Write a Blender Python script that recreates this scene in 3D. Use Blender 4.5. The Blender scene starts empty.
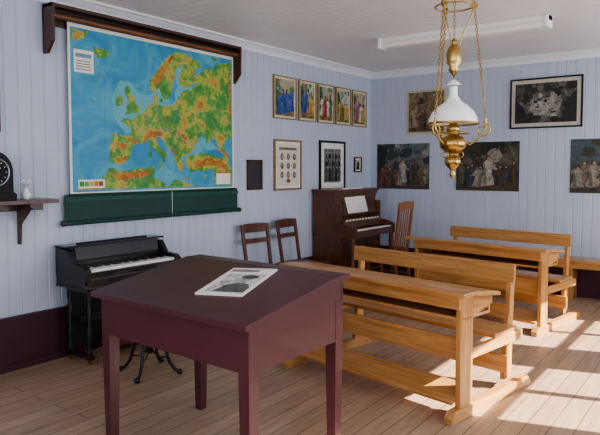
import bpy, bmesh, math, random
from mathutils import Vector, Matrix, Euler
from mathutils.geometry import tessellate_polygon
random.seed(7)
rad=math.radians
DZ=.045
XL,YB,H,XR,YF=-4.37,7.6,2.81+DZ,1.25,-1.6

# ------------------------------------------------ materials
def new_mat(name):
    m=bpy.data.materials.new(name); m.use_nodes=True
    nt=m.node_tree; return m,nt,nt.nodes['Principled BSDF']
def col(c): return (c[0],c[1],c[2],1)
def plain(name,c,rough=.5,metal=0,var=.12,scale=6,stretch=(1,1,1),bump=0,coat=0,spec=.5):
    m,nt,b=new_mat(name)
    tc=nt.nodes.new('ShaderNodeTexCoord'); mp=nt.nodes.new('ShaderNodeMapping')
    mp.inputs['Scale'].default_value=stretch
    nz=nt.nodes.new('ShaderNodeTexNoise'); nz.inputs['Scale'].default_value=scale; nz.inputs['Detail'].default_value=5
    cr=nt.nodes.new('ShaderNodeValToRGB')
    cr.color_ramp.elements[0].position=.3; cr.color_ramp.elements[1].position=.7
    cr.color_ramp.elements[0].color=col([x*(1-var) for x in c]); cr.color_ramp.elements[1].color=col([min(1,x*(1+var)) for x in c])
    L=nt.links.new
    L(tc.outputs['Object'],mp.inputs[0]); L(mp.outputs[0],nz.inputs['Vector']); L(nz.outputs[0],cr.inputs[0]); L(cr.outputs[0],b.inputs['Base Color'])
    b.inputs['Roughness'].default_value=rough; b.inputs['Metallic'].default_value=metal
    b.inputs['Specular IOR Level'].default_value=spec
    b.inputs['Coat Weight'].default_value=coat
    if bump:
        bp=nt.nodes.new('ShaderNodeBump'); bp.inputs['Strength'].default_value=bump; bp.inputs['Distance'].default_value=.01
        L(nz.outputs[0],bp.inputs['Height']); L(bp.outputs[0],b.inputs['Normal'])
    return m
def wood(name,c,dark,rough=.4,axis='x',scale=3,coat=.1):
    st={'x':(1,14,14),'y':(14,1,14),'z':(14,14,1)}[axis]
    m,nt,b=new_mat(name); L=nt.links.new
    tc=nt.nodes.new('ShaderNodeTexCoord'); mp=nt.nodes.new('ShaderNodeMapping'); mp.inputs['Scale'].default_value=st
    nz=nt.nodes.new('ShaderNodeTexNoise'); nz.inputs['Scale'].default_value=scale; nz.inputs['Detail'].default_value=6; nz.inputs['Distortion'].default_value=.6
    cr=nt.nodes.new('ShaderNodeValToRGB'); cr.color_ramp.elements[0].position=.32; cr.color_ramp.elements[1].position=.66
    cr.color_ramp.elements[0].color=col(dark); cr.color_ramp.elements[1].color=col(c)
    L(tc.outputs['Object'],mp.inputs[0]); L(mp.outputs[0],nz.inputs['Vector']); L(nz.outputs[0],cr.inputs[0]); L(cr.outputs[0],b.inputs['Base Color'])
    b.inputs['Roughness'].default_value=rough; b.inputs['Coat Weight'].default_value=coat; b.inputs['Coat Roughness'].default_value=.25
    return m
def painting(name,cols,scale=5,rough=.5):
    m,nt,b=new_mat(name); L=nt.links.new
    k={'dark_engraving':.8,'sepia_print':.72,'dark_painting':.75,'dp2':.75}.get(name,1)
    cols=[[x*k for x in c] for c in cols]
    tc=nt.nodes.new('ShaderNodeTexCoord')
    nz=nt.nodes.new('ShaderNodeTexNoise'); nz.inputs['Scale'].default_value=scale; nz.inputs['Detail'].default_value=6; nz.inputs['Roughness'].default_value=.6; nz.inputs['Distortion'].default_value=1.0
    cr=nt.nodes.new('ShaderNodeValToRGB'); r=cr.color_ramp
    n=len(cols)
    r.elements[0].position=.33; r.elements[0].color=col(cols[0]); r.elements[1].position=.67; r.elements[1].color=col(cols[-1])
    for i in range(1,n-1):
        e=r.elements.new(.33+.34*i/(n-1)); e.color=col(cols[i])
    L(tc.outputs['Object'],nz.inputs['Vector']); L(nz.outputs[0],cr.inputs[0]); L(cr.outputs[0],b.inputs['Base Color'])
    b.inputs['Roughness'].default_value=rough
    return m
_c={}
def flat(c,rough=.6):
    k=tuple(round(x,3) for x in c)+(rough,)
    if k not in _c: _c[k]=plain('paint_%d'%len(_c),c,rough,var=.1,scale=25)
    return _c[k]
def oil(c):
    c=[x*.76 for x in c]
    k=('o',)+tuple(round(x,3) for x in c)
    if k not in _c: _c[k]=painting('oil_%d'%len(_c),[[x*.35 for x in c],c,[min(1,x*1.35) for x in c]],22,.5)
    return _c[k]

M_wall=plain('wall_paint_blue',(.49,.55,.66),.5,var=.03,scale=2)
M_ceil=plain('ceiling_paint_white',(.76,.74,.76),.4,var=.03,scale=2)
M_trimw=plain('white_trim',(.77,.79,.84),.4,var=.03)
M_dado=plain('maroon_paint',(.055,.016,.028),.45,var=.15,scale=3)
M_desk=plain('maroon_gloss',(.078,.020,.027),.42,var=.12,scale=4,coat=.12)
PC,PD=(.56,.30,.110),(.36,.165,.050)
M_pine=wood('pine',PC,PD,.34,'x',3,.35)
M_pinez=wood('pine_upright',PC,PD,.36,'z',3,.35)
M_piney=wood('pine_cross',PC,PD,.36,'y',3,.35)
M_brown=wood('brown_wood',(.085,.032,.016),(.04,.015,.008),.35,'z',4,.3)
M_organ=wood('walnut_organ',(.145,.050,.022),(.065,.022,.010),.33,'x',4,.4)
M_organz=wood('walnut_organ_upright',(.145,.050,.022),(.065,.022,.010),.33,'z',4,.4)
M_chair=wood('chair_wood',(.13,.045,.025),(.07,.024,.014),.4,'z',5,.2)
M_chair2=wood('oak_chair',(.30,.12,.042),(.18,.068,.022),.4,'z',5,.2)
M_black=plain('black_lacquer',(.008,.008,.010),.25,var=.2,coat=.4)
M_blackm=plain('black_matte',(.012,.012,.014),.6,var=.2,spec=.3)
M_ivory=plain('ivory',(.90,.88,.82),.3,var=.04)
M_brass=plain('brass',(.42,.28,.10),.30,metal=1,var=.35,scale=14)
M_steel=plain('steel',(.35,.35,.36),.35,metal=1,var=.1)
M_opal=plain('opal_glass',(.90,.91,.88),.15,var=.02,coat=.6)
M_green=plain('map_green_cloth',(.006,.052,.042),.6,var=.12,scale=5)
M_paper=plain('paper',(.80,.78,.70),.6,var=.05)
M_white=plain('white_enamel',(.85,.85,.83),.35,var=.02)
M_iron=plain('iron',(.03,.03,.035),.35,metal=.7,var=.2)

# ------------------------------------------------ mesh builder
class B:
    def __init__(s,name): s.name=name; s.bm=bmesh.new(); s.m=[]
    def mi(s,m):
        if m not in s.m: s.m.append(m)
        return s.m.index(m)
    def faces(s,vs,fs,mat,smooth=False):
        bv=[s.bm.verts.new(v) for v in vs]; k=s.mi(mat)
        for f in fs:
            try:
                fc=s.bm.faces.new([bv[i] for i in f]); fc.material_index=k; fc.smooth=smooth
            except ValueError: pass
    def box(s,x0,x1,y0,y1,z0,z1,mat,M=None):
        vs=[Vector((x,y,z)) for z in (z0,z1) for y in (y0,y1) for x in (x0,x1)]
        if M: vs=[M@v for v in vs]
        s.faces(vs,[(0,2,3,1),(4,5,7,6),(0,1,5,4),(2,6,7,3),(0,4,6,2),(1,3,7,5)],mat)
    def beam(s,p0,p1,w,d,mat,up=(0,0,1)):
        p0=Vector(p0);p1=Vector(p1);z=(p1-p0).normalized(); u=Vector(up)
        if abs(z.dot(u))>.98: u=Vector((0,1,0))
        x=u.cross(z).normalized(); y=z.cross(x)
        M=Matrix((x,y,z)).transposed().to_4x4(); M.translation=p0
        s.box(-w/2,w/2,-d/2,d/2,0,(p1-p0).length,mat,M)
    def cyl(s,p0,p1,r0,r1,mat,n=16,smooth=True):
        p0=Vector(p0);p1=Vector(p1);z=(p1-p0).normalized()
        x=z.orthogonal().normalized(); y=z.cross(x)
        vs=[p0+(x*math.cos(a)+y*math.sin(a))*r0 for a in [2*math.pi*i/n for i in range(n)]]
        vs+=[p1+(x*math.cos(a)+y*math.sin(a))*r1 for a in [2*math.pi*i/n for i in range(n)]]
        s.faces(vs,[(i,(i+1)%n,(i+1)%n+n,i+n) for i in range(n)],mat,smooth)
        s.faces(vs[:n],[tuple(reversed(range(n)))],mat); s.faces(vs[n:],[tuple(range(n))],mat)
    def lathe(s,prof,c,mat,n=28,M=None):
        vs=[];c=Vector(c)
        for r,z in prof:
            for i in range(n):
                a=2*math.pi*i/n; v=Vector((r*math.cos(a),r*math.sin(a),z))
                if M: v=M@v
                vs.append(v+c)
        fs=[]
        for j in range(len(prof)-1):
            for i in range(n):
                k=(i+1)%n; fs.append((j*n+i,j*n+k,(j+1)*n+k,(j+1)*n+i))
        s.faces(vs,fs,mat,True)
        if prof[0][0]>.001: s.faces(vs[:n],[tuple(reversed(range(n)))],mat)
        if prof[-1][0]>.001: s.faces(vs[-n:],[tuple(range(n))],mat)
    def tube(s,pts,r,mat,n=8):
        pts=[Vector(p) for p in pts]
        rings=[]
        for i,p in enumerate(pts):
            t=(pts[min(i+1,len(pts)-1)]-pts[max(i-1,0)]).normalized()
            if i==0: x=t.orthogonal().normalized()
            else: x=(x-t*x.dot(t)).normalized()
            y=t.cross(x)
            rings+= [p+(x*math.cos(2*math.pi*k/n)+y*math.sin(2*math.pi*k/n))*r for k in range(n)]
        fs=[]
        for j in range(len(pts)-1):
            for i in range(n):
                k=(i+1)%n; fs.append((j*n+i,j*n+k,(j+1)*n+k,(j+1)*n+i))
        s.faces(rings,fs,mat,True)
        s.faces(rings[:n],[tuple(reversed(range(n)))],mat); s.faces(rings[-n:],[tuple(range(n))],mat)
    def ring(s,c,R,r,mat,M=None,n=24,k=8,sx=1):
        vs=[];c=Vector(c)
        for i in range(n):
            a=2*math.pi*i/n
            for j in range(k):
                b=2*math.pi*j/k
                v=Vector(((R+r*math.cos(b))*math.cos(a)*sx,(R+r*math.cos(b))*math.sin(a),r*math.sin(b)))
                if M: v=M@v
                vs.append(v+c)
        s.faces(vs,[(i*k+j,((i+1)%n)*k+j,((i+1)%n)*k+(j+1)%k,i*k+(j+1)%k) for i in range(n) for j in range(k)],mat,True)
    def chain(s,p0,p1,mat,pitch=.02,R=.009,r=.0022):
        p0=Vector(p0);p1=Vector(p1);d=p1-p0;N=int(d.length/pitch);z=d.normalized();x=z.orthogonal().normalized();y=z.cross(x)
        for i in range(N):
            a,b=(x,y) if i%2 else (y,x)
            M=Matrix((z,a,z.cross(a))).transposed()
            s.ring(p0+z*(i+.5)*pitch,R,r,mat,M,10,4,1.45)
    def prism(s,pts,a0,a1,mat,axis='x'):
        def mk(p,a): return {'x':Vector((a,p[0],p[1])),'y':Vector((p[0],a,p[1])),'z':Vector((p[0],p[1],a))}[axis]
        n=len(pts); vs=[mk(p,a0) for p in pts]+[mk(p,a1) for p in pts]
        tr=tessellate_polygon([[Vector((p[0],p[1],0)) for p in pts]])
        fs=[tuple(t) for t in tr]+[tuple(i+n for i in t) for t in tr]+[(i,(i+1)%n,(i+1)%n+n,i+n) for i in range(n)]
        s.faces(vs,fs,mat)
    def poly(s,pts,y,mat):
        tr=tessellate_polygon([[Vector((p[0],p[1],0)) for p in pts]])
        s.faces([Vector((p[0],y,p[1])) for p in pts],[tuple(t) for t in tr],mat)
    def done(s,loc=(0,0,0),rz=0,bevel=0,fix=True):
        if fix: bmesh.ops.recalc_face_normals(s.bm,faces=s.bm.faces)
        me=bpy.data.meshes.new(s.name); s.bm.to_mesh(me); s.bm.free()
        for m in s.m: me.materials.append(m)
        o=bpy.data.objects.new(s.name,me); bpy.context.collection.objects.link(o)
        o.location=loc; o.rotation_euler=(0,0,rz)
        if bevel:
            md=o.modifiers.new('bevel','BEVEL'); md.width=bevel; md.segments=2; md.limit_method='ANGLE'; md.angle_limit=rad(40)
        return o

# ------------------------------------------------ room shell
def grooved(name,length,height,mat,pitch=.105,depth=.007,gw=.014):
    b=B(name); prof=[];x=0
    while x<length:
        e=min(x+pitch,length)
        prof+=[(x,0),(max(x,e-gw),0),(max(x,e-gw/2),depth)]
        x=e
    prof.append((length,0))
    n=len(prof)
    vs=[Vector((p[0],p[1],0)) for p in prof]+[Vector((p[0],p[1],height)) for p in prof]
    b.faces(vs,[(i,i+1,i+1+n,i+n) for i in range(n-1)],mat)
    b.box(0,length,.012,.12,0,height,mat)
    return b
b=grooved('wall_left',YB-YF,H,M_wall); b.done((XL,YF,0),rad(90),fix=False)
b=grooved('wall_back',XR-XL,H,M_wall); b.done((XL,YB,0),0,fix=False)
b=B('ceiling'); y=YF;prof=[]
while y<YB:
    e=min(y+.115,YB); prof+=[(y,0),(e-.012,0),(e-.006,.006)]; y=e
prof.append((YB,0)); n=len(prof)
vs=[Vector((XL,p[0],H+p[1])) for p in prof]+[Vector((XR,p[0],H+p[1])) for p in prof]
b.faces(vs,[(i,i+1,i+1+n,i+n) for i in range(n-1)],M_ceil); b.box(XL-.1,XR+.1,YF-.1,YB+.1,H+.012,H+.1,M_ceil); b.done(fix=False)

m,nt,bs=new_mat('floor_boards'); L=nt.links.new
tc=nt.nodes.new('ShaderNodeTexCoord'); mp=nt.nodes.new('ShaderNodeMapping'); mp.inputs['Rotation'].default_value=(0,0,rad(90))
br=nt.nodes.new('ShaderNodeTexBrick'); br.inputs['Scale'].default_value=1; br.inputs['Brick Width'].default_value=4.2; br.inputs['Row Height'].default_value=.125
br.inputs['Mortar Size'].default_value=.003; br.inputs['Color1'].default_value=(.41,.275,.185,1); br.inputs['Color2'].default_value=(.48,.33,.23,1); br.inputs['Mortar'].default_value=(.14,.09,.06,1)
mp2=nt.nodes.new('ShaderNodeMapping'); mp2.inputs['Scale'].default_value=(16,1,1)
nz=nt.nodes.new('ShaderNodeTexNoise'); nz.inputs['Scale'].default_value=2.5; nz.inputs['Detail'].default_value=6
cr=nt.nodes.new('ShaderNodeValToRGB'); cr.color_ramp.elements[0].position=.3; cr.color_ramp.elements[1].position=.7; cr.color_ramp.elements[0].color=(.68,.66,.64,1); cr.color_ramp.elements[1].color=(1.0,1.0,1.0,1)
mx=nt.nodes.new('ShaderNodeMixRGB'); mx.blend_type='MULTIPLY'; mx.inputs[0].default_value=1
L(tc.outputs['Object'],mp.inputs[0]);L(mp.outputs[0],br.inputs['Vector']);L(tc.outputs['Object'],mp2.inputs[0]);L(mp2.outputs[0],nz.inputs['Vector']);L(nz.outputs[0],cr.inputs[0])
L(br.outputs['Color'],mx.inputs[1]);L(cr.outputs[0],mx.inputs[2]);L(mx.outputs[0],bs.inputs['Base Color']); bs.inputs['Roughness'].default_value=.42
M_floor=m
b=B('floor'); b.box(XL-.12,XR+.12,YF-.12,YB+.12,-.1,0,M_floor); b.done()

WZ0,WZ1=.80,2.38
def winwall(name,length,wins):
    b=B(name); x=0
    for a,c in wins:
        b.box(x,a,0,.16,0,H,M_wall); b.box(a,c,0,.16,0,WZ0,M_wall); b.box(a,c,0,.16,WZ1,H,M_wall); x=c
    b.box(x,length,0,.16,0,H,M_wall); return b
def window(name,a,c,loc,rz):
    b=B(name); t=.05
    b.box(a,a+t,.05,.11,WZ0,WZ1,M_trimw); b.box(c-t,c,.05,.11,WZ0,WZ1,M_trimw); b.box(a,c,.05,.11,WZ0,WZ0+t,M_trimw); b.box(a,c,.05,.11,WZ1-t,WZ1,M_trimw)
    b.box((a+c)/2-.03,(a+c)/2+.03,.05,.11,WZ0,WZ1,M_trimw)
    for k in (1,2): z=WZ0+(WZ1-WZ0)*k/3; b.box(a,c,.06,.10,z-.02,z+.02,M_trimw)
    b.box(a-.09,a,-.02,0,WZ0-.05,WZ1+.09,M_trimw); b.box(c,c+.09,-.02,0,WZ0-.05,WZ1+.09,M_trimw); b.box(a-.09,c+.09,-.02,0,WZ1,WZ1+.09,M_trimw); b.box(a-.11,c+.11,-.06,.05,WZ0-.03,WZ0,M_trimw)
    b.done(loc,rz)
rw=[(.35,1.60),(2.10,3.35),(3.85,5.10),(6.4,7.65)]
loc=(XR,YB,0); rz=rad(-90)
winwall('wall_right',YB-YF,rw).done(loc,rz)
for i,(a,c) in enumerate(rw): window('window_%d'%(i+1),a,c,loc,rz)
fw=[(.9,2.0),(3.3,4.4)]  # unseen windows behind the camera, added to let in fill light
loc2=(XR,YF,0); rz2=rad(180)
winwall('wall_front',XR-XL,fw).done(loc2,rz2)
for i,(a,c) in enumerate(fw): window('window_%d'%(i+5),a,c,loc2,rz2)  # frames for the added fill openings

def skirting(name,length,loc,rz):
    b=B(name); h=.38
    b.box(0,length,-.022,0,0,h,M_dado); b.box(0,length,-.034,0,h,h+.022,M_dado); b.box(0,length,-.04,0,0,.05,M_dado); b.done(loc,rz,.002)
skirting('baseboard_left',YB-YF,(XL,YF,0),rad(90)); skirting('baseboard_back',XR-XL,(XL,YB,0),0)
skirting('baseboard_right',YB-YF,(XR,YB,0),rad(-90)); skirting('baseboard_front',XR-XL,(XR,YF,0),rad(180))
def crown(name,length,loc,rz):
    b=B(name)
    b.prism([(0,H-.09),(-.02,H-.09),(-.028,H-.06),(-.06,H-.028),(-.085,H-.02),(-.085,H-.002),(0,H-.002)],0,length,M_trimw,'x'); b.done(loc,rz)
crown('trim_1',YB-YF,(XL,YF,0),rad(90)); crown('trim_2',XR-XL,(XL,YB,0),0); crown('trim_3',YB-YF,(XR,YB,0),rad(-90)); crown('trim_4',XR-XL,(XR,YF,0),rad(180))

# ------------------------------------------------ pictures
def ell(cx,cy,rx,ry,n=12,rot=0):
    P=[]
    for i in range(n):
        a=2*math.pi*i/n; x=rx*math.cos(a);y=ry*math.sin(a); P.append((cx+x*math.cos(rot)-y*math.sin(rot),cy+x*math.sin(rot)+y*math.cos(rot)))
    return P
def person(cx,base,h,w,body,skin=(.42,.27,.17),hair=(.04,.025,.015),arm=1):
    dk=[x*.45 for x in body]
    s=1 if arm>0 else -1
    return [([(cx-w*.55,base),(cx-w*.1,base-h*.03),(cx+w*.5,base),(cx+w*.30,base+h*.45),(cx+w*.36,base+h*.76),(cx+w*.12,base+h*.85),(cx-w*.12,base+h*.85),(cx-w*.36,base+h*.74),(cx-w*.24,base+h*.45)],body),
            ([(cx-s*w*.35,base+h*.02),(cx-s*w*.05,base),(cx-s*w*.12,base+h*.5),(cx-s*w*.26,base+h*.72)],dk),
            ([(cx+s*w*.2,base+h*.76),(cx+s*w*.62,base+h*.58),(cx+s*w*.66,base+h*.50),(cx+s*w*.22,base+h*.58)],[x*.8 for x in body]),
            (ell(cx+s*w*.66,base+h*.55,w*.08,h*.03,8),skin),
            (ell(cx,base+h*.92,w*.18,h*.085),hair),(ell(cx+s*w*.04,base+h*.905,w*.12,h*.06),skin)]
def blobs(n,pal,x0,x1,y0,y1,s0,s1,seed):
    r=random.Random(seed); o=[]
    for i in range(n):
        s=r.uniform(s0,s1); c=r.choice(pal); k=r.choice((.6,.8,1,1.25))
        o.append((ell(r.uniform(x0,x1),r.uniform(y0,y1),s,s*r.uniform(.4,1.6),7,r.uniform(0,3)),[min(1,q*k) for q in c]))
    return o
def crowd(n,pal,x0,x1,base,h,w,seed):
    r=random.Random(seed); o=[]
    P=[(x0+(x1-x0)*i/(n-1)+r.uniform(-.02,.02),base+r.uniform(0,.14)) for i in range(n)]
    P.sort(key=lambda p:-p[1])
    for p in P: o+=person(p[0],p[1],h*r.uniform(.8,1.1),w*r.uniform(.9,1.2),r.choice(pal),arm=r.choice((1,-1)))
    return o
def picture(name,wall,a0,a1,z0,z1,bg,frame=None,fw=.02,mat=0,figs=(),matc=(.8,.78,.7),mk=oil):
    z0+=DZ; z1+=DZ
    b=B(name); w=a1-a0; h=z1-z0; d=.022 if frame else .006
    if frame:
        for r in ((0,w,0,fw),(0,w,h-fw,h),(0,fw,fw,h-fw),(w-fw,w,fw,h-fw)): b.box(r[0],r[1],-d,0,r[2],r[3],frame)
        b.box(fw,w-fw,-.010,0,fw,h-fw,flat(matc) if mat else bg); o=fw+mat
        if mat: b.box(o,w-o,-.012,-.009,o,h-o,bg)
        y=-.0125
    else:
        o=mat; b.box(0,w,-.006,0,0,h,flat(matc) if mat else bg); y=-.0065
        if mat: b.box(o,w-o,-.008,-.005,o,h-o,bg); y=-.0085
    iw=w-2*o; ih=h-2*o
    st=min(.0004,.008/max(1,len(figs)))
    for i,(pts,c) in enumerate(figs):
        P=[(o+min(1,max(0,p[0]))*iw,o+min(1,max(0,p[1]))*ih) for p in pts]
        if max(p[0] for p in P)-min(p[0] for p in P)<.002 or max(p[1] for p in P)-min(p[1] for p in P)<.002: continue
        b.poly(P,y-st*(i+1),mk(c))
    if wall=='left': return b.done((XL+.001,a0,z0),rad(90),fix=False)
    return b.done((a0,YB-.001,z0),0,fix=False)
bgsky=painting('poster_sky',[(.18,.32,.48),(.42,.52,.52),(.52,.46,.28),(.20,.24,.10)],9)
bgwarm=painting('poster_warm',[(.34,.22,.08),(.50,.40,.20),(.22,.32,.34),(.12,.16,.07)],10)
R_,Bl,G_,Y_,W_,P_=(.58,.06,.05),(.06,.15,.48),(.10,.28,.15),(.68,.42,.12),(.75,.70,.58),(.50,.20,.26)
px=[(5.37,5.80),(5.85,6.21),(6.25,6.62),(6.66,7.02),(7.07,7.44)]
pals=[(R_,Y_,Bl,P_),(W_,Bl,R_,Y_),(R_,Bl,W_,G_),(Y_,G_,W_,R_),(Y_,Bl,W_,P_)]
for i,(a,c) in enumerate(px):
    f=[([(0,0),(1,0),(1,.28),(.5,.34),(0,.25)],(.30,.22,.09)),([(0,.25),(.3,.33),(.25,.8),(.1,.95),(0,.9)],(.09,.16,.07))]
    f+=blobs(16,[(.15,.26,.10),(.4,.48,.48),(.5,.4,.18)],0,1,.4,1,.04,.12,i)+crowd(4,pals[i],.18,.82,.04,.62,.30,i+4)
    picture('biblical_poster','left',a,c,2.03,2.52,bgsky if i%2 else bgwarm,flat((.28,.18,.07)),.010,.026,f,(.66,.60,.42))
b=B('hanging_slate'); w,h=.25,.33
for r in ((0,w,0,.025),(0,w,h-.025,h),(0,.025,0,h),(w-.025,w,0,h)): b.box(r[0],r[1],-.018,0,r[2],r[3],M_brown)
b.box(.02,w-.02,-.010,0,.02,h-.02,plain('slate',(.035,.035,.045),.5)); b.done((XL+.001,4.92,1.22+DZ),rad(90))
f=[([(.1,.86),(.9,.86),(.9,.92),(.1,.92)],(.25,.2,.15))]
for k in range(3):
    for j in range(3): f.append((ell(.22+.28*k,.26+.22*j,.075,.085),(.26,.22,.16))); f.append((ell(.22+.28*k,.27+.22*j,.03,.035),(.5,.42,.34)))
f.append((ell(.5,.12,.09,.05),(.4,.1,.06)))
picture('framed_certificate','left',5.38,5.90,1.20,1.79,flat((.66,.63,.54)),flat((.28,.16,.07)),.022,.03,f)
f=[]
for j in range(3):
    for k in range(5): f+=person(.12+.19*k,.05+.22*(2-j),.44,.19,(.02,.02,.02) if (j+k)%2 else (.10,.10,.10),(.5,.48,.45))
picture('framed_class_photograph','left',6.29,6.89,1.17,1.81,painting('bw1',[(.05,.05,.05),(.2,.2,.2),(.40,.40,.39)],8),M_blackm,.028,.075,f,mk=flat)
picture('small_framed_portrait','left',7.13,7.32,1.40,1.61,flat((.5,.48,.42)),M_brown,.018,.02,person(.5,0,.9,.8,(.04,.04,.04)))
picture('picture_frame','left',1.72,2.235,1.72,2.14,flat((.5,.5,.46)),M_blackm,.022,.05,person(.5,0,.8,.5,(.06,.06,.06)))
dk=painting('dark_engraving',[(.008,.008,.007),(.03,.03,.026),(.10,.10,.09),(.26,.25,.22)],9)
gp=[(.04,.04,.035),(.12,.115,.10),(.22,.21,.18),(.02,.02,.018)]
f=blobs(50,gp,0,1,0,1,.03,.10,21)+[(ell(.5,.40,.26,.22,14,.3),(.30,.29,.25)),(ell(.40,.42,.09,.22,14,.4),(.45,.43,.37)),([(.3,.2),(.7,.15),(.62,.45),(.4,.42)],(.36,.34,.29)),(ell(.58,.52,.07,.2,14,-.5),(.38,.36,.31)),(ell(.42,.68,.035,.065),(.42,.39,.33)),(ell(.62,.70,.035,.06),(.38,.36,.3))]+blobs(16,gp,.25,.75,.1,.6,.02,.05,5)+[([(0,0),(.25,0),(.15,.4),(0,.6)],(.02,.02,.018)),([(1,0),(.78,0),(.82,.5),(1,.8)],(.02,.02,.018))]
picture('framed_engraving','back',-2.39,-1.56,1.94,2.54,dk,M_blackm,.018,.045,f,(.52,.50,.44))
sep=painting('sepia_print',[(.06,.04,.02),(.18,.13,.07),(.34,.26,.15),(.45,.37,.24)],8)
f=[([(0,0),(1,0),(1,.3),(0,.2)],(.16,.11,.06))]+blobs(24,[(.1,.07,.04),(.3,.24,.14),(.42,.34,.22)],0,1,.3,1,.03,.1,8)+crowd(6,[(.40,.33,.22),(.14,.08,.05),(.30,.2,.12)],.15,.85,.05,.5,.22,3)
picture('biblical_print','back',-3.80,-3.23,1.92,2.51,sep,None,0,.03,f,(.52,.46,.32))
dp=painting('dark_painting',[(.010,.014,.012),(.035,.042,.03),(.10,.095,.06),(.20,.18,.12)],7)
pd=[(.05,.05,.03),(.10,.075,.045),(.03,.035,.03),(.13,.12,.085)]
f=blobs(40,pd,0,1,.1,1,.03,.11,31)+[(ell(.62,.72,.12,.15),(.30,.29,.21)),([(0,0),(1,0),(1,.2),(.6,.25),(0,.17)],(.09,.065,.035))]+crowd(9,[(.10,.05,.03),(.16,.13,.08),(.05,.06,.08),(.22,.19,.14)],.08,.93,.05,.42,.16,12)+person(.52,.12,.60,.22,(.50,.45,.36))+person(.36,.08,.42,.17,(.38,.34,.27),arm=-1)
picture('biblical_painting_print','back',-3.078,-2.268,1.17,1.79,dp,None,0,.0,f)
f=[([(0,.7),(.5,.6),(1,.75),(1,1),(0,1)],(.15,.19,.20))]+blobs(30,[(.22,.24,.22),(.08,.10,.09),(.30,.30,.26)],0,1,.5,1,.03,.12,14)+[([(0,0),(1,0),(1,.22),(.4,.3),(0,.35)],(.10,.07,.04)),([(0,.3),(.12,.3),(.2,.9),(.05,1),(0,1)],(.03,.04,.025))]+crowd(10,[(.25,.09,.06),(.30,.27,.22),(.08,.10,.15),(.18,.14,.09),(.12,.09,.06)],.1,.92,.05,.42,.16,22)+person(.5,.16,.5,.19,(.48,.44,.38))
picture('biblical_painting_print','back',-4.255,-3.459,1.17,1.795,painting('dp2',[(.025,.03,.025),(.07,.08,.075),(.17,.17,.14),(.27,.26,.22)],6),None,0,0,f)
picture('biblical_painting_print','back',-1.68,-.86,1.17,1.795,dp,None,0,0,[([(0,.55),(.5,.6),(1,.75),(1,1),(0,1)],(.07,.11,.13))]+blobs(30,[(.10,.13,.14),(.05,.05,.03),(.17,.16,.12)],0,1,.2,1,.03,.11,44)+[([(0,0),(1,0),(1,.25),(0,.35)],(.06,.05,.03))]+crowd(8,[(.20,.16,.12),(.14,.05,.04),(.08,.09,.12),(.3,.27,.22)],.1,.9,.05,.48,.18,9))

# ------------------------------------------------ wall map of Europe
land,nt,bs=new_mat('map_land'); L=nt.links.new
tc=nt.nodes.new('ShaderNodeTexCoord'); nz=nt.nodes.new('ShaderNodeTexNoise'); nz.inputs['Scale'].default_value=7; nz.inputs['Detail'].default_value=10; nz.inputs['Roughness'].default_value=.72
cr=nt.nodes.new('ShaderNodeValToRGB'); r=cr.color_ramp; r.elements[0].position=.40; r.elements[0].color=(.045,.23,.045,1); r.elements[1].position=.74; r.elements[1].color=(.32,.08,.015,1)
for p,c in ((.49,(.11,.32,.05,1)),(.56,(.44,.44,.08,1)),(.64,(.47,.22,.035,1))): e=r.elements.new(p); e.color=c
L(tc.outputs['Object'],nz.inputs['Vector']);L(nz.outputs[0],cr.inputs[0]);L(cr.outputs[0],bs.inputs['Base Color']); bs.inputs['Roughness'].default_value=.5
highland=painting('map_highland',[(.42,.32,.05),(.46,.17,.025),(.25,.06,.012)],16)
foothill=painting('map_foothill',[(.26,.38,.06),(.48,.40,.08),(.46,.25,.05)],16)
sea=painting('map_sea',[(.03,.22,.42),(.06,.31,.48),(.13,.41,.52)],3.5,.5)
shelfc=painting('map_shelf_sea',[(.10,.39,.49),(.16,.45,.51)],4)
MAIN=[(20,50),(21,47),(30,48),(31,44),(25,41),(27,39.5),(32,40),(34,37.5),(38,36),(40,33),(43,31),(44.8,30.5),(44.5,27),(46,25.5),(47.5,27),(46.8,31),(50,31.5),(54,30.5),(58,30),(60,27),(60,25),(62,25.5),(62,23),(66,21.5),(70,20.5),(63,19.5),(60.5,18.5),(61,14),(64,9.5),(62,8.5),(58.5,12),(57.5,16),(56,20),(56,24),(53,28),(51,28),(49,24.5),(48,22.5),(45,25),(42.5,23.5),(42,19),(45,16),(48,12),(51,8),(55,4),(61,1.5),(65,2),(69,3.5),(75,5),(77,8),(72,9.5),(71,11),(75,13),(77,10),(82,7),(84,9),(87,5),(92,3.5),(99,1.5),(99,74),(88,74),(86,73),(85,66),(83,64),(78,66),(74,65),(68,66),(65,63),(65,58.5),(68,57),(72,56.2),(78,55),(86,57),(92,58),(94,56),(88,50.5),(86,47),(83,47),(82,50),(79,49.5),(80,47.5),(76,46),(73,49),(71,53),(69,55.5),(66,57),(62,58),(63,61),(63,65),(60,65.5),(58,61),(57,57),(55,54.5),(51,50.5),(48,47.5),(46,47.5),(45.5,49.5),(48,53),(52,56),(53.5,58),(51,57.5),(51.5,60.5),(50.5,62),(49,58.5),(45.5,55.5),(42.5,51.5),(41,49.5),(37.5,51.5),(34,50.5),(32.5,52.5),(30.5,55.5),(30,59),(27,61.5),(23,62.5),(21,61.5),(18.5,60.5),(18.5,55)]
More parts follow.
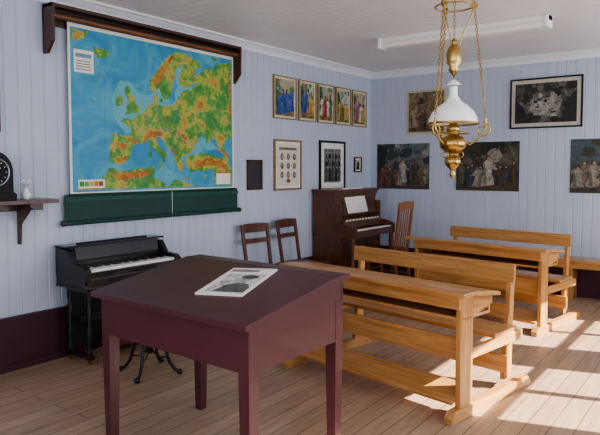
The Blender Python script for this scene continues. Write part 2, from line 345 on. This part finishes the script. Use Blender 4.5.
ISL=[[(30,37),(27.5,37.5),(29,35.5),(28,33.5),(30,32),(29,29.5),(27.5,27),(28.5,23.5),(31,24),(30.5,26),(33,29),(34.5,32),(36.5,33.5),(35.5,36)],[(23,34),(22.5,30),(25,28),(26.5,29.5),(26.5,33)],[(12,10),(11,7.5),(14,8),(18,7.5),(20,9.5),(17,12),(13,12)],[(47,62.5),(50,62),(49.5,64.5),(46.8,63.5)],[(41,55.5),(43,55.5),(42.5,59.5),(41,59)],[(41.8,52),(43,51.5),(43,54.8),(42,54.5)],[(64,69),(68,69),(68,70),(64,70)],[(77,68.5),(80.5,67.5),(79,70)],[(48,28),(50,27.5),(50,29.5),(48.3,29.8)],
 [(1,74),(8,72),(15,69),(18,64),(20,63.5),(24,65.5),(32,64.5),(40,63.5),(44,63),(45,65.5),(44,69),(49,71),(54,73.5),(57,70),(62,71),(70,73.5),(78,74)],[(1,1),(9,1),(7,4),(3,6),(1,5)],[(83,1),(90,1),(86,3)]]
WAT=[[(93,49),(97,46),(99,47),(99,64),(96.5,62),(97,57),(94,54)],[(69,18.5),(71,17),(72,19),(70,20)],[(74,17),(75.5,15.5),(75.5,18)],[(70,57),(72,57),(71,58)]]
HIGH=[[(38,47.5),(42,45),(49,44.5),(50,46.5),(44,48),(39,50)],[(29,49),(36,51),(35,52),(29,50.5)],[(45.5,22),(43.5,19),(48,13),(54,7),(58,4),(55,9),(51,14),(49,19)],[(88,52),(96,56),(97,58),(90,54)],[(70,61),(80,58),(92,60),(97,64),(90,64),(80,62),(72,64)],[(52,51),(58,55),(60,60),(57,56)],[(60,44),(66,47),(65,51),(62,50),(64,48),(59,45.5)],[(22,52),(28,52),(27,55),(23,54)],[(22,59),(28,58),(27,60.5),(23,61)],[(18,67),(30,66),(42,65),(40,68),(24,70)],[(88,66),(97,66),(97,72),(90,72)],[(97,8),(98.5,8),(98.5,34),(97,32)]]
mw,mh=1.86,1.31
def rough_poly(P,amp=.55,seg=2.2,seed=1):
    r=random.Random(seed); o=[]
    for i,p in enumerate(P):
        q=P[(i+1)%len(P)]; d=math.hypot(q[0]-p[0],q[1]-p[1]); n=max(1,int(d/seg)); o.append(p)
        edge=(p[0]>=98.9 and q[0]>=98.9) or (p[1]>=73.9 and q[1]>=73.9)
        for k in range(1,n):
            t=k/n; a=0 if edge else r.uniform(-amp,amp); o.append((p[0]+(q[0]-p[0])*t-(q[1]-p[1])/d*a,p[1]+(q[1]-p[1])*t+(q[0]-p[0])/d*a))
    return o
def inside(p,P):
    c=False;n=len(P)
    for i in range(n):
        a=P[i];q=P[(i+1)%n]
        if (a[1]>p[1])!=(q[1]>p[1]) and p[0]<(q[0]-a[0])*(p[1]-a[1])/(q[1]-a[1])+a[0]: c=not c
    return c
def mp_(p): return ((p[0])/100*mw,(75-p[1])/75*mh)
def grow(P,k):
    cx=sum(p[0] for p in P)/len(P);cy=sum(p[1] for p in P)/len(P); return [(min(98.9,cx+(p[0]-cx)*k),cy+(p[1]-cy)*k) for p in P]
b=B('wall_map_of_europe')
yo=-.045
b.box(-.02,mw+.02,yo,yo+.004,-.02,mh+.03,M_paper)
b.poly([(.0,.0),(mw,.0),(mw,mh),(0,mh)],yo-.001,sea)
b.poly([mp_(p) for p in rough_poly([(22,40),(20,31),(25,21),(30,21),(35,26),(42,27),(46,22),(57,30),(60,20),(57,14),(64,8),(72,22),(50,40),(34,44),(28,47),(24,43)],.8)],yo-.0015,shelfc)
b.poly([mp_(p) for p in [(77,49),(84,49),(88,53),(80,54)]],yo-.0015,shelfc)
b.poly([mp_(p) for p in rough_poly(MAIN,.35,1.6)],yo-.002,land)
for P in ISL: b.poly([mp_(p) for p in rough_poly(P,.3,1.6)],yo-.002,land)
for i,P in enumerate(HIGH):
    if i in (0,3,4,6,7,10): b.poly([mp_(p) for p in rough_poly(grow(P,1.22),.7,1.0,i+50)],yo-.0023,foothill)
    b.poly([mp_(p) for p in rough_poly(P,.7,.9,i)],yo-.0026,highland)
for P in WAT: b.poly([mp_(p) for p in P],yo-.0032,sea)
rv=flat((.10,.30,.50)); bd=flat((.45,.10,.10)); lb=flat((.05,.05,.05))
def line(R,mat,wd,seed=1):
    r=random.Random(seed); pts=[]
    for p,q in zip(R,R[1:]):
        d=math.hypot(q[0]-p[0],q[1]-p[1]); n=max(1,int(d/1.3))
        for k in range(n):
            t=k/n; pts.append((p[0]+(q[0]-p[0])*t+(r.uniform(-.4,.4) if k else 0),p[1]+(q[1]-p[1])*t+(r.uniform(-.4,.4) if k else 0)))
    pts.append(R[-1])
    for p,q in zip(pts,pts[1:]):
        p=mp_(p);q=mp_(q); b.beam((p[0],yo-.0030,p[1]),(q[0],yo-.0030,q[1]),wd,.0008,mat,(0,1,0))
for i,R in enumerate([[(40,33),(41,38),(42,42),(41,46)],[(44,31),(47,35),(49,40)],[(72,52),(66,50),(60,46),(52,43),(46,44)],[(79,47),(76,41),(79,36),(74,30)],[(97,46),(92,42),(94,35),(86,30),(80,26)],[(84,48),(87,42),(84,36)],[(58,30),(60,35),(56,40)],[(30,44),(35,44),(38,47)]]): line(R,rv,.0035,i)
for i,R in enumerate([[(30,48),(36,51)],[(21,51),(20,60)],[(38,36),(41,42),(40,45),(39,51)],[(41,44),(48,44),(49,47)],[(50,31.5),(50,37),(46,39),(52,42),(50,45)],[(50,37),(57,41),(64,42),(64,36),(60,31)],[(52,43),(60,44),(62,46),(55,48),(52,46)],[(62,46),(69,46),(72,50)],[(55,48),(57,52),(66,53),(70,53)],[(57,57),(62,57)],[(64,36),(72,35),(76,40),(84,42),(86,46)],[(60,27),(66,28),(70,22)],[(49,24),(50,17),(57,8),(62,7),(66,5)],[(66,20),(70,14),(68,5)],[(86,57),(90,62),(86,67)],[(90,62),(97,66)]]): line(R,bd,.0028,i+20)
rr=random.Random(3)
for k in range(230):
    p=(rr.uniform(18,97),rr.uniform(3,73))
    if inside(p,MAIN):
        q=mp_(p); wl=rr.uniform(.012,.035); b.box(q[0],q[0]+wl,yo-.0035,yo-.0030,q[1],q[1]+.0035,lb)
for k in range(14):
    q=mp_((rr.uniform(3,16),rr.uniform(14,60))); b.box(q[0],q[0]+.05,yo-.0025,yo-.002,q[1],q[1]+.004,flat((.05,.15,.3)))
b.box(.03,.21,yo-.003,yo,.96,1.14,M_paper)
b.box(.045,.19,yo-.004,yo,1.08,1.11,flat((.15,.3,.4)))
for k in range(4): b.box(.05,.18,yo-.004,yo,.98+.022*k,.99+.022*k,flat((.3,.3,.25)))
b.box(.05,.30,yo-.0035,yo,.03,.10,M_paper)
for k in range(5): b.box(.06+.045*k,.10+.045*k,yo-.0045,yo,.045,.085,flat([(.05,.25,.05),(.15,.36,.08),(.5,.48,.1),(.55,.24,.04),(.3,.07,.015)][k]))
b.box(1.62,1.82,yo-.0045,yo,.03,.14,M_paper)
gl=flat((.08,.27,.38))
for k in range(1,6): b.box(mw*k/6-.001,mw*k/6+.001,yo-.0019,yo,0,mh,gl)
for k in range(1,5): b.box(0,mw,yo-.0019,yo,mh*k/5-.001,mh*k/5+.001,gl)
b.box(-.07,mw+.08,yo+.006,yo+.011,-.245,-.02,M_green)
b.box(-.07,mw+.08,yo-.004,yo+.012,-.075,-.045,flat((.012,.08,.06)))
b.cyl((-.09,yo,-.245),(mw+.10,yo,-.245),.019,.019,M_green)
for x in (-.09,mw+.10): b.cyl((x-.012,yo,-.245),(x+.012,yo,-.245),.024,.024,M_brown)
b.cyl((-.03,yo,-.02),(mw+.03,yo,-.02),.010,.010,M_green)
b.box(-.20,mw+.05,-.015,0,mh-.02,mh+.125,M_brown)
b.box(-.20,mw+.05,-.13,0,mh+.105,mh+.13,M_brown)
b.cyl((-.18,-.05,mh+.06),(mw+.02,-.05,mh+.06),.028,.028,M_green)
b.cyl((-.18,-.095,mh+.045),(mw+.02,-.095,mh+.045),.022,.022,wood('roller',(.20,.08,.028),(.11,.04,.015)))
for x in (-.20,mw+.03): b.prism([(0,mh-.24),(-.05,mh-.24),(-.13,mh-.15),(-.135,mh+.13),(0,mh+.13)],x,x+.022,M_brown,'x')
b.cyl((mw*.55,yo-.012,-.02),(mw*.55,yo-.012,-.30),.0025,.0025,M_paper,6)
b.done((XL+.001,2.79,1.265+DZ),rad(90),fix=False)

# ------------------------------------------------ shelf, clock, vase
b=B('wall_shelf')
b.box(0,.62,-.24,0,0,.03,M_brown); b.box(.0,.62,-.02,0,-.06,0,M_brown)
for x in (.12,.42):
    b.prism([(0,-.31),(-.02,-.31),(-.035,-.16),(-.19,-.03),(-.19,0),(0,0)],x,x+.02,M_brown,'x')
b.done((XL+.001,1.93,1.20+DZ),rad(90),.002)
SZ=1.231+DZ
b=B('mantel_clock')
pts=[(0,0),(.30,0),(.30,.04),(.275,.06)]+[(.15+.125*math.cos(a),.20+.145*math.sin(a)) for a in [math.pi*i/14 for i in range(15)]]+[(.025,.06),(0,.04)]
b.prism(pts,-.13,0,M_blackm,'y')
b.ring((.15,-.134,.20),.094,.006,M_steel,Matrix.Rotation(rad(90),3,'X'),32)
b.cyl((.15,-.129,.20),(.15,-.136,.20),.09,.09,M_blackm,32)
for i in range(12):
    a=i*math.pi/6; b.beam((.15+.066*math.sin(a),-.138,.2+.066*math.cos(a)),(.15+.078*math.sin(a),-.138,.2+.078*math.cos(a)),.003,.003,M_ivory,(0,1,0))
b.beam((.15,-.140,.20),(.18,-.140,.23),.005,.003,M_ivory,(0,1,0)); b.beam((.15,-.141,.20),(.14,-.141,.262),.004,.003,M_ivory,(0,1,0))
b.done((XL+.05,1.96,SZ),rad(90))
b=B('small_vase_with_dried_flowers')
b.lathe([(.018,0),(.028,.015),(.032,.035),(.02,.06),(.013,.075),(.018,.085)],(0,0,0),M_white)
for i in range(6):
    a=i*1.05; e=(.03*math.cos(a),.03*math.sin(a),.11+.010*(i%3)); b.tube([(0,0,.07),(e[0]*.4,e[1]*.4,.09),e],.0015,flat((.3,.25,.12)),5); b.lathe([(0,0),(.008,.006),(.007,.014),(0,.018)],e,M_ivory,8)
b.done((XL+.12,2.36,SZ))

# ------------------------------------------------ black keyboard harmonium at left
def keys(b,x0,x1,yf,yb,z,n):
    w=(x1-x0)/n
    for i in range(n):
        b.box(x0+i*w+.0006,x0+(i+1)*w-.0006,yf,yb,z-.022,z,M_ivory)
        if i%7 in (0,1,3,4,5): b.box(x0+(i+1)*w-w*.26,x0+(i+1)*w+w*.26,yf+(yb-yf)*.42,yb,z-.005,z+.010,M_black)
b=B('portable_harmonium'); W=.93
b.box(0,W,-.38,0,.60,.70,M_black); b.box(.01,W-.01,-.40,-.38,.625,.665,M_black)
b.box(-.008,W+.008,-.395,.0,.585,.602,M_black)
for x in (-.003,W-.042):
    b.prism([(-.405,.66),(-.405,.735),(-.36,.765),(-.24,.775),(-.17,.87),(0,.89),(0,.66)],x,x+.045,M_black,'x')
b.prism([(-.185,.70),(-.185,.775),(-.15,.845),(0,.845),(0,.70)],.045,W-.045,M_black,'x')
b.box(-.012,W+.012,-.17,0,.89,.905,M_black)
M=Matrix.Translation((0,-.165,.785))@Matrix.Rotation(rad(-14),4,'X'); b.box(.06,W-.06,-.022,-.010,0,.110,M_black,M)
b.box(.12,W-.12,-.10,-.085,.905,.915,M_blackm)
keys(b,.05,W-.05,-.375,-.19,.738,32)
b.box(.05,W-.05,-.395,-.377,.70,.716,M_black)
for x in (.05,W-.09):
    b.box(x,x+.04,-.34,-.05,.55,.585,M_black); b.box(x,x+.04,-.36,-.02,.04,.08,M_black)
    for y in (-.32,-.07):
        b.lathe([(.020,0),(.024,.02),(.014,.05),(.024,.10),(.028,.16),(.017,.25),(.026,.33),(.016,.38),(.024,.42),(.022,.47)],(x+.02,y,.08),M_black,14)
        b.cyl((x+.008,y-.005,.02),(x+.032,y-.005,.02),.02,.02,M_brass,14)
b.box(.07,W-.07,-.21,-.18,.30,.36,M_black); b.box(.07,W-.07,-.09,-.06,.10,.585,M_blackm)
for x in (.30,.48):
    M=Matrix.Translation((x,-.14,.16))@Matrix.Rotation(rad(24),4,'X'); b.box(0,.13,-.24,0,0,.02,M_black,M); b.box(.01,.12,-.22,-.02,.02,.026,flat((.12,.03,.03)),M)
    b.beam((x+.065,-.14,.17),(x+.065,-.10,.58),.012,.006,M_blackm)
b.done((XL+.045,2.63,0),rad(90),.003)

b=B('piano_stool')
b.lathe([(.0,.44),(.155,.44),(.165,.45),(.165,.47),(.15,.485),(.10,.497),(0,.50)],(0,0,0),M_blackm,32)
b.lathe([(.06,.425),(.06,.44)],(0,0,0),M_iron,20)
b.lathe([(.014,.22),(.014,.43)],(0,0,0),M_steel,14)
b.lathe([(.0,.14),(.018,.145),(.03,.17),(.022,.20),(.035,.235),(.035,.27),(.02,.29)],(0,0,0),M_iron,18)
for k in range(4):
    a=k*math.pi/2+.5; c,s_=math.cos(a),math.sin(a)
    P=[(.02,.25),(.06,.27),(.10,.24),(.125,.17),(.15,.09),(.19,.035),(.225,.018)]
    b.tube([(r*c,r*s_,z) for r,z in P],.012,M_iron,8)
    b.lathe([(.0,0),(.018,.004),(.022,.018),(.015,.034),(0,.038)],(.23*c,.23*s_,0),M_iron,12)
    b.tube([(.02*c,.02*s_,.16),(.08*c,.08*s_,.12),(.14*c,.14*s_,.12)],.006,M_iron,6)
b.done((-3.50,2.86,0))

# ------------------------------------------------ reed organ
b=B('reed_organ'); W=1.0; D=.40
b.box(0.004,.03,-D,-.002,.0,1.075,M_organz); b.box(W-.03,W-.004,-D,-.002,0,1.075,M_organz); b.box(.03,W-.03,-.02,0,.0,1.08,M_organ)
b.box(-.02,W+.02,-D-.02,0,0,.07,M_organ)
b.box(-.03,W+.03,-.36,0,1.21,1.24,M_organ); b.box(-.015,W+.015,-.34,0,1.18,1.21,M_organ); b.box(0,W,-.32,0,1.08,1.18,M_organ)
b.prism([(-.32,1.18),(-.345,1.18),(-.325,1.15),(-.32,1.12)],0,W,M_organ,'x')
b.box(.03,W-.03,-D+.02,-D+.04,.30,.64,M_organ)
for k in range(3): b.box(.10+k*.28,.33+k*.28,-D+.012,-D+.03,.36,.60,M_brown)
b.box(0.003,W-.003,-.60,-.003,.66,.72,M_organ)
for x in (-.004,W-.041):
    b.prism([(-.62,.655),(-.62,.78),(-.52,.82),(-.38,.84),(-.36,1.08),(.0,1.08),(.0,.655)],x,x+.045,M_organz)
    b.lathe([(.030,0),(.034,.03),(.018,.07),(.034,.14),(.038,.25),(.020,.36),(.034,.46),(.03,.59)],(x+.0225,-.57,.07),M_organz,14)
    b.box(x-.005,x+.05,-.63,-.30,.0,.07,M_organ)
keys(b,.06,W-.06,-.585,-.44,.755,36)
b.box(.045,W-.045,-.61,-.59,.72,.745,M_organ)
b.prism([(-.44,.72),(-.44,.82),(-.36,.90),(-.30,.90),(-.30,.72)],.045,W-.045,M_organ)
b.box(.045,W-.045,-.33,-.31,.88,1.10,M_organ)
for i in range(11): b.cyl((.12+i*.076,-.405,.85),(.12+i*.076,-.43,.865),.011,.013,M_ivory,10)
M=Matrix.Translation((0,-.36,.93))@Matrix.Rotation(rad(-16),4,'X')
b.box(.06,W-.06,-.012,.008,0,.24,M_organ,M); b.box(.06,W-.06,-.05,.008,-.015,.0,M_organ,M)
for k in range(5): b.box(.12+k*.16,.20+k*.16,-.016,-.01,.05,.21,M_brown,M)
for k,x in enumerate((.22,.46)):
    b.box(x,x+.24,-.022-.002*k,-.018,.005,.33,flat((.85,.84,.80)),M)
    for q in range(6): b.box(x+.02,x+.22,-.0235-.002*k,-.018,.03+.048*q,.033+.048*q,flat((.55,.55,.53)),M)
for x in (.32,.54):
    M2=Matrix.Translation((x,-.36,.15))@Matrix.Rotation(rad(28),4,'X'); b.box(0,.16,-.22,0,0,.025,M_brown,M2)
b.done((XL+.03,6.13,0),rad(90),.003)

# ------------------------------------------------ chairs (face local -y)
def chair(name,loc,rz,mat,h=.86,slats=2,w=.42,sol=False):
    b=B(name); d=.40; x0=-w/2; sh=.44
    b.prism([(x0-.01,-d-.01),(w/2+.01,-d-.01),(w/2-.02,0),(-w/2+.02,0)],sh-.025,sh,mat,'z')
    for s in (-1,1):
        b.beam((s*(w/2-.03),-d+.03,0),(s*(w/2-.03),-d+.03,sh-.02),.035,.035,mat)
        b.beam((s*(w/2-.035),-.02+.06,0),(s*(w/2-.035),-.02,sh),.034,.034,mat)
        b.beam((s*(w/2-.035),-.02,sh-.01),(s*(w/2-.028),.055,h),.034,.028,mat)
        b.beam((s*(w/2-.03),-d+.03,.20),(s*(w/2-.03),.01,.20),.02,.02,mat)
        b.box(s*(w/2-.03)-.01,s*(w/2-.03)+.01,-d+.03,-.01,sh-.08,sh-.02,mat)
    b.box(-w/2+.03,w/2-.03,-d+.02,-d+.04,sh-.08,sh-.02,mat); b.beam((-w/2+.03,-d+.03,.26),(w/2-.03,-d+.03,.26),.02,.02,mat)
    def yb(z): return -.02+.075*(z-sh)/(h-sh)
    zs=[(h-.085,h)]+([(h-.20,h-.15)] if slats>1 else [])+([(h-.31,h-.27)] if slats>2 else [])
    for a,c in zs:
        n=8
        for i in range(n):
            u0=-w/2+.035+(w-.07)*i/n;u1=-w/2+.035+(w-.07)*(i+1)/n
            f=lambda u:.018*(1-(2*u/w)**2)
            b.prism([(u0,yb(a)+f(u0)-.008),(u1,yb(a)+f(u1)-.008),(u1,yb(a)+f(u1)+.008),(u0,yb(a)+f(u0)+.008)],a,c+(.012*(1-(2*(u0+u1)/2/w)**2) if c==h else 0),mat,'z')
    if sol:
        for k in range(5):
            x=-.12+.06*k; b.beam((x,yb(sh)+.01,sh),(x,yb(h-.09)+.012,h-.08),.022,.010,mat)
    return b.done(loc,rz,.003)
chair('wooden_chair',(XL+.17,4.91,0),rad(84),M_chair,.90,2)
chair('wooden_chair',(XL+.17,5.47,0),rad(94),M_chair,.91,2)
chair('organ_chair',(-3.36,6.62,0),rad(-88),M_chair2,1.09,1,.42,True)

# ------------------------------------------------ teacher desk
b=B('teacher_desk'); W=1.08; q=.035
b.prism([(-.03,.785+q),(.64,.898+q),(.75,.898+q),(.75,.925+q),(.635,.925+q),(-.03,.812+q)],-.03,W+.03,M_desk)
b.box(-.03,W+.03,.640,.644,.925+q,.926+q,M_blackm)
for x in (.0,W-.025): b.prism([(.02,.62),(.02,.795+q),(.64,.895+q),(.72,.895+q),(.72,.62)],x,x+.025,M_desk)
b.box(.0,W,.015,.04,.62,.79+q,M_desk); b.box(0,W,.70,.725,.62,.895+q,M_desk); b.box(.02,W-.02,.03,.71,.62,.635,M_desk)
for x in (.03,W-.03):
    for y in (.05,.69):
        s=.032; t=.024
        vs=[(x-s,y-s,.57),(x+s,y-s,.57),(x+s,y+s,.57),(x-s,y+s,.57),(x-t,y-t,0),(x+t,y-t,0),(x+t,y+t,0),(x-t,y+t,0)]
        b.faces([Vector(v) for v in vs],[(3,2,1,0),(4,5,6,7),(0,1,5,4),(1,2,6,5),(2,3,7,6),(3,0,4,7)],M_desk)
        b.box(x-s,x+s,y-s,y+s,.57,.79+q,M_desk)
b.done((-2.765,1.925,0),rad(-2),.004)
b=B('magazine'); w,h=.27,.40
for k in range(4): b.box(-w/2+.001*k,w/2-.001*k,-h/2,h/2,.003*k,.003*k+.0028,M_paper)
b.box(-w/2,w/2,-h/2,h/2,.012,.0135,flat((.82,.82,.80)))
def zp(pts,c,k,mk=None):
    tr=tessellate_polygon([[Vector((p[0],p[1],0)) for p in pts]]); b.faces([Vector((p[0],p[1],.0137+.0002*k)) for p in pts],[tuple(t) for t in tr],mk(c) if mk else flat(c,.35))
zp([(-.12,.135),(.05,.135),(.05,.175),(-.12,.175)],(.25,.25,.25),1)
zp([(-.10,-.17),(.12,-.17),(.12,.10),(-.10,.10)],(.75,.75,.73),1,oil)
zp([(-.06,-.17),(.12,-.17),(.12,-.10),(.09,-.05),(.03,-.03),(-.03,-.07)],(.14,.14,.14),2,oil); zp(ell(.04,.015,.042,.058),(.58,.56,.53),3,oil); zp(ell(.045,.055,.05,.03),(.10,.10,.10),4,oil)
zp(ell(.025,.02,.007,.004),(.05,.05,.05),5); zp(ell(.058,.02,.007,.004),(.05,.05,.05),5); zp(ell(.04,-.015,.012,.004),(.12,.08,.08),5)
o=b.done((-2.095,2.29,.8835))
sl=math.atan2(.113,.665)
o.rotation_euler=(Matrix.Rotation(rad(-2),4,'Z')@Matrix.Rotation(sl,4,'X')@Matrix.Rotation(rad(15),4,'Z')).to_euler()
o.location.z=.812+q+(2.29-1.925+.03-.024)*math.tan(sl)+.003

# ------------------------------------------------ school bench desks
def bench_desk(loc,rz,Lx=1.64,z0=.775):
    b=B('school_bench_desk'); z=z0
    b.box(0,Lx,0,.13,z-.025,z,M_pine)
    b.prism([(.132,z-.025),(.132,z),(.43,z-.04),(.43,z-.065)],0,Lx,M_pine)
    b.box(.10,Lx-.05,.03,.052,z-.107,z-.025,M_pine)
    b.box(.10,Lx-.05,.06,.38,z-.177,z-.159,M_pine)
    b.box(.10,Lx-.05,.375,.393,z-.177,z-.08,M_pine)
    for x in (.10,Lx-.085):
        b.box(x,x+.035,.05,.19,.06,z-.025,M_pinez)
        b.prism([(.19,z-.16),(.19,z-.035),(.42,z-.065),(.42,z-.12),(.25,z-.16)],x,x+.035,M_piney)
        b.prism([(-.05,0),(-.05,.04),(-.01,.07),(.91,.07),(.95,.04),(.95,0)],x-.012,x+.047,M_piney)
        b.box(x,x+.035,.19,.84,.345,.41,M_piney)
    for x in (.10,Lx-.16):
        b.prism([(.74,.06),(.84,.06),(.85,.44),(.87,.84),(.83,.845),(.78,.44)],x,x+.035,M_pinez)
    b.box(.03,Lx-.06,.48,.78,.41,.438,M_pine)
    M=Matrix.Translation((0,.80,.71))@Matrix.Rotation(rad(-4),4,'X')
    b.box(.06,Lx-.10,-.0,.026,.015,.135,M_pine,M)
    b.box(.08,Lx-.12,.79,.812,.51,.57,M_pine)
    b.box(.135,Lx-.085,.10,.125,.34,.48,M_pine)
    M=Matrix.Translation((0,.02,.09))@Matrix.Rotation(rad(20),4,'X')
    b.box(.135,Lx-.085,.0,.20,0,.024,M_pine,M)
    b.box(.135,Lx-.085,.70,.725,.12,.24,M_pine)
    return b.done(loc,rz,.004)
bench_desk((-2.87,3.60,0),rad(-9.5),1.60)
bench_desk((-2.92,5.80,0),rad(-9),1.52)
b=B('wall_bench')
b.box(0,2.2,-.34,-.04,.44,.47,M_pine); b.box(.05,2.15,-.32,-.30,.37,.44,M_pine)
for x in (.15,1.0,2.0): b.prism([(-.33,0),(-.27,0),(-.19,.12),(-.11,0),(-.05,0),(-.07,.44),(-.31,.44)],x,x+.035,M_pinez)
b.done((-1.75,YB,0),0,.003)

# ------------------------------------------------ ceiling fluorescent
b=B('fluorescent_ceiling_light')
b.box(0,1.70,-.06,.06,-.045,0,M_white)
b.prism([(-.055,-.045),(-.07,-.075),(-.05,-.10),(.05,-.10),(.07,-.075),(.055,-.045)],.03,1.67,M_white,'x')
for x in (0,1.67): b.box(x,x+.03,-.075,.075,-.105,0,M_white)
b.done((-3.15,5.68,H-.001),0,.004)

# ------------------------------------------------ hanging oil lamp
b=B('hanging_oil_lamp')
b.lathe([(.055,H-.001),(.05,H-.02),(.02,H-.04),(.01,H-.06)],(0,0,0),M_brass)
b.ring((0,0,H-.075),.015,.004,M_brass,Matrix.Rotation(rad(90),3,'X'))
PR,PZ=.105,2.40
for k in range(3):
    a=k*2*math.pi/3+.35; c,s_=math.cos(a),math.sin(a)
    b.chain((.012*c,.012*s_,H-.09),(PR*c,PR*s_,PZ),M_brass,.018,.0065,.0022)
    b.chain((PR*c,PR*s_,PZ),(.175*c,.175*s_,1.78),M_brass,.018,.0065,.0022)
    b.tube([(.028*c,.028*s_,2.185),(.05*c,.05*s_,2.26),(PR*c*.8,PR*s_*.8,2.33),(PR*c,PR*s_,PZ)],.0035,M_brass)
    b.cyl((PR*c-.006*s_,PR*s_+.006*c,PZ),(PR*c+.006*s_,PR*s_-.006*c,PZ),.02,.02,M_brass,16)
    pts=[]
    for i in range(26):
        u=i/25; ang=u*math.pi*2.6; rr_=.045*(1-u*.72)
        pts.append(((.160+rr_*math.sin(ang))*c,(.160+rr_*math.sin(ang))*s_,1.715+rr_*math.cos(ang)-.0))
    b.tube(pts,.005,M_brass)
    b.tube([(.052*c,.052*s_,1.655),(.09*c,.09*s_,1.635),(.13*c,.13*s_,1.66),(.178*c,.178*s_,1.73),(.175*c,.175*s_,1.78)],.0055,M_brass)
b.chain((0,0,H-.09),(0,0,2.22),M_brass,.018,.0065,.0018)
b.lathe([(.004,2.225),(.018,2.215),(.022,2.20),(.014,2.19),(.034,2.175),(.042,2.14),(.038,2.09),(.024,2.065),(.030,2.05),(.018,2.035),(.006,2.02),(.0,2.0)],(0,0,0),M_brass)
b.ring((0,0,PZ),PR,.005,M_brass)
b.lathe([(.002,2.0),(.012,1.995),(.035,1.975),(.042,1.965)],(0,0,0),M_opal)
b.lathe([(.022,1.96),(.022,1.89)],(0,0,0),M_opal)
b.lathe([(.030,1.900),(.034,1.895),(.045,1.875),(.085,1.850),(.118,1.815),(.135,1.775),(.138,1.755),(.133,1.755),(.128,1.775),(.112,1.810),(.080,1.842),(.042,1.868),(.030,1.885)],(0,0,0),M_opal,40)
b.ring((0,0,1.754),.138,.006,M_brass,n=40)
b.ring((0,0,1.70),.085,.004,M_brass,n=32)
b.lathe([(.020,1.79),(.022,1.75),(.034,1.74),(.036,1.715),(.022,1.70),(.030,1.69),(.062,1.675),(.075,1.65),(.070,1.620),(.045,1.60),(.025,1.59),(.020,1.575),(.040,1.562),(.046,1.54),(.034,1.515),(.016,1.50),(.010,1.485),(.018,1.472),(.012,1.455),(.0,1.445)],(0,0,0),M_brass,32)
for k in range(8):
    a=k*math.pi/4; b.ring((.048*math.cos(a),.048*math.sin(a),1.58),.015,.003,M_brass,Matrix.Rotation(a,3,'Z')@Matrix.Rotation(rad(90),3,'X'),14,5)
b.done((-1.34,3.25,0.0))

# ------------------------------------------------ lights
w=bpy.data.worlds.new('World'); bpy.context.scene.world=w; w.use_nodes=True
nt=w.node_tree; bg=nt.nodes['Background']; bg.inputs[0].default_value=(.84,.90,1,1); bg.inputs[1].default_value=1.1
sd=bpy.data.lights.new('sun','SUN'); sd.energy=27; sd.angle=rad(.4); sd.color=(1,.93,.82)
so=bpy.data.objects.new('sun',sd); bpy.context.collection.objects.link(so)
so.rotation_euler=Vector((-1,-.30,-math.tan(rad(35))*1.044)).to_track_quat('-Z','Y').to_euler()
def area(name,loc,dirv,sx,sy,e,c=(.90,.945,1)):
    l=bpy.data.lights.new(name,'AREA'); l.shape='RECTANGLE'; l.size=sx; l.size_y=sy; l.energy=e; l.color=c
    o=bpy.data.objects.new(name,l); bpy.context.collection.objects.link(o); o.location=loc
    o.rotation_euler=Vector(dirv).to_track_quat('-Z','Y').to_euler()
zc=(WZ0+WZ1)/2
for i,(a,c) in enumerate(rw): area('window_skylight_%d'%i,(XR+.03,YB-(a+c)/2,zc),(-1,0,-.0),1.15,1.45,29)
for i,(a,c) in enumerate(fw): area('window_skylight_f%d'%i,(XR-(a+c)/2,YF-.03,zc),(0,1,0),1.0,1.45,34)  # fill lamps added behind the camera, set in the made-up front windows
try:
    bpy.context.scene.view_settings.look='AgX - Medium High Contrast'
except Exception as e: print('look',e)

# ------------------------------------------------ camera
cd=bpy.data.cameras.new('camera'); cd.sensor_width=36; cd.sensor_fit='HORIZONTAL'; cd.lens=36*604/600; cd.shift_y=-.0275; cd.clip_start=.05
co=bpy.data.objects.new('camera',cd); bpy.context.collection.objects.link(co)
co.location=(0,0,1.46+DZ); co.rotation_euler=(rad(90-3.13),0,rad(36.55))
bpy.context.scene.camera=co
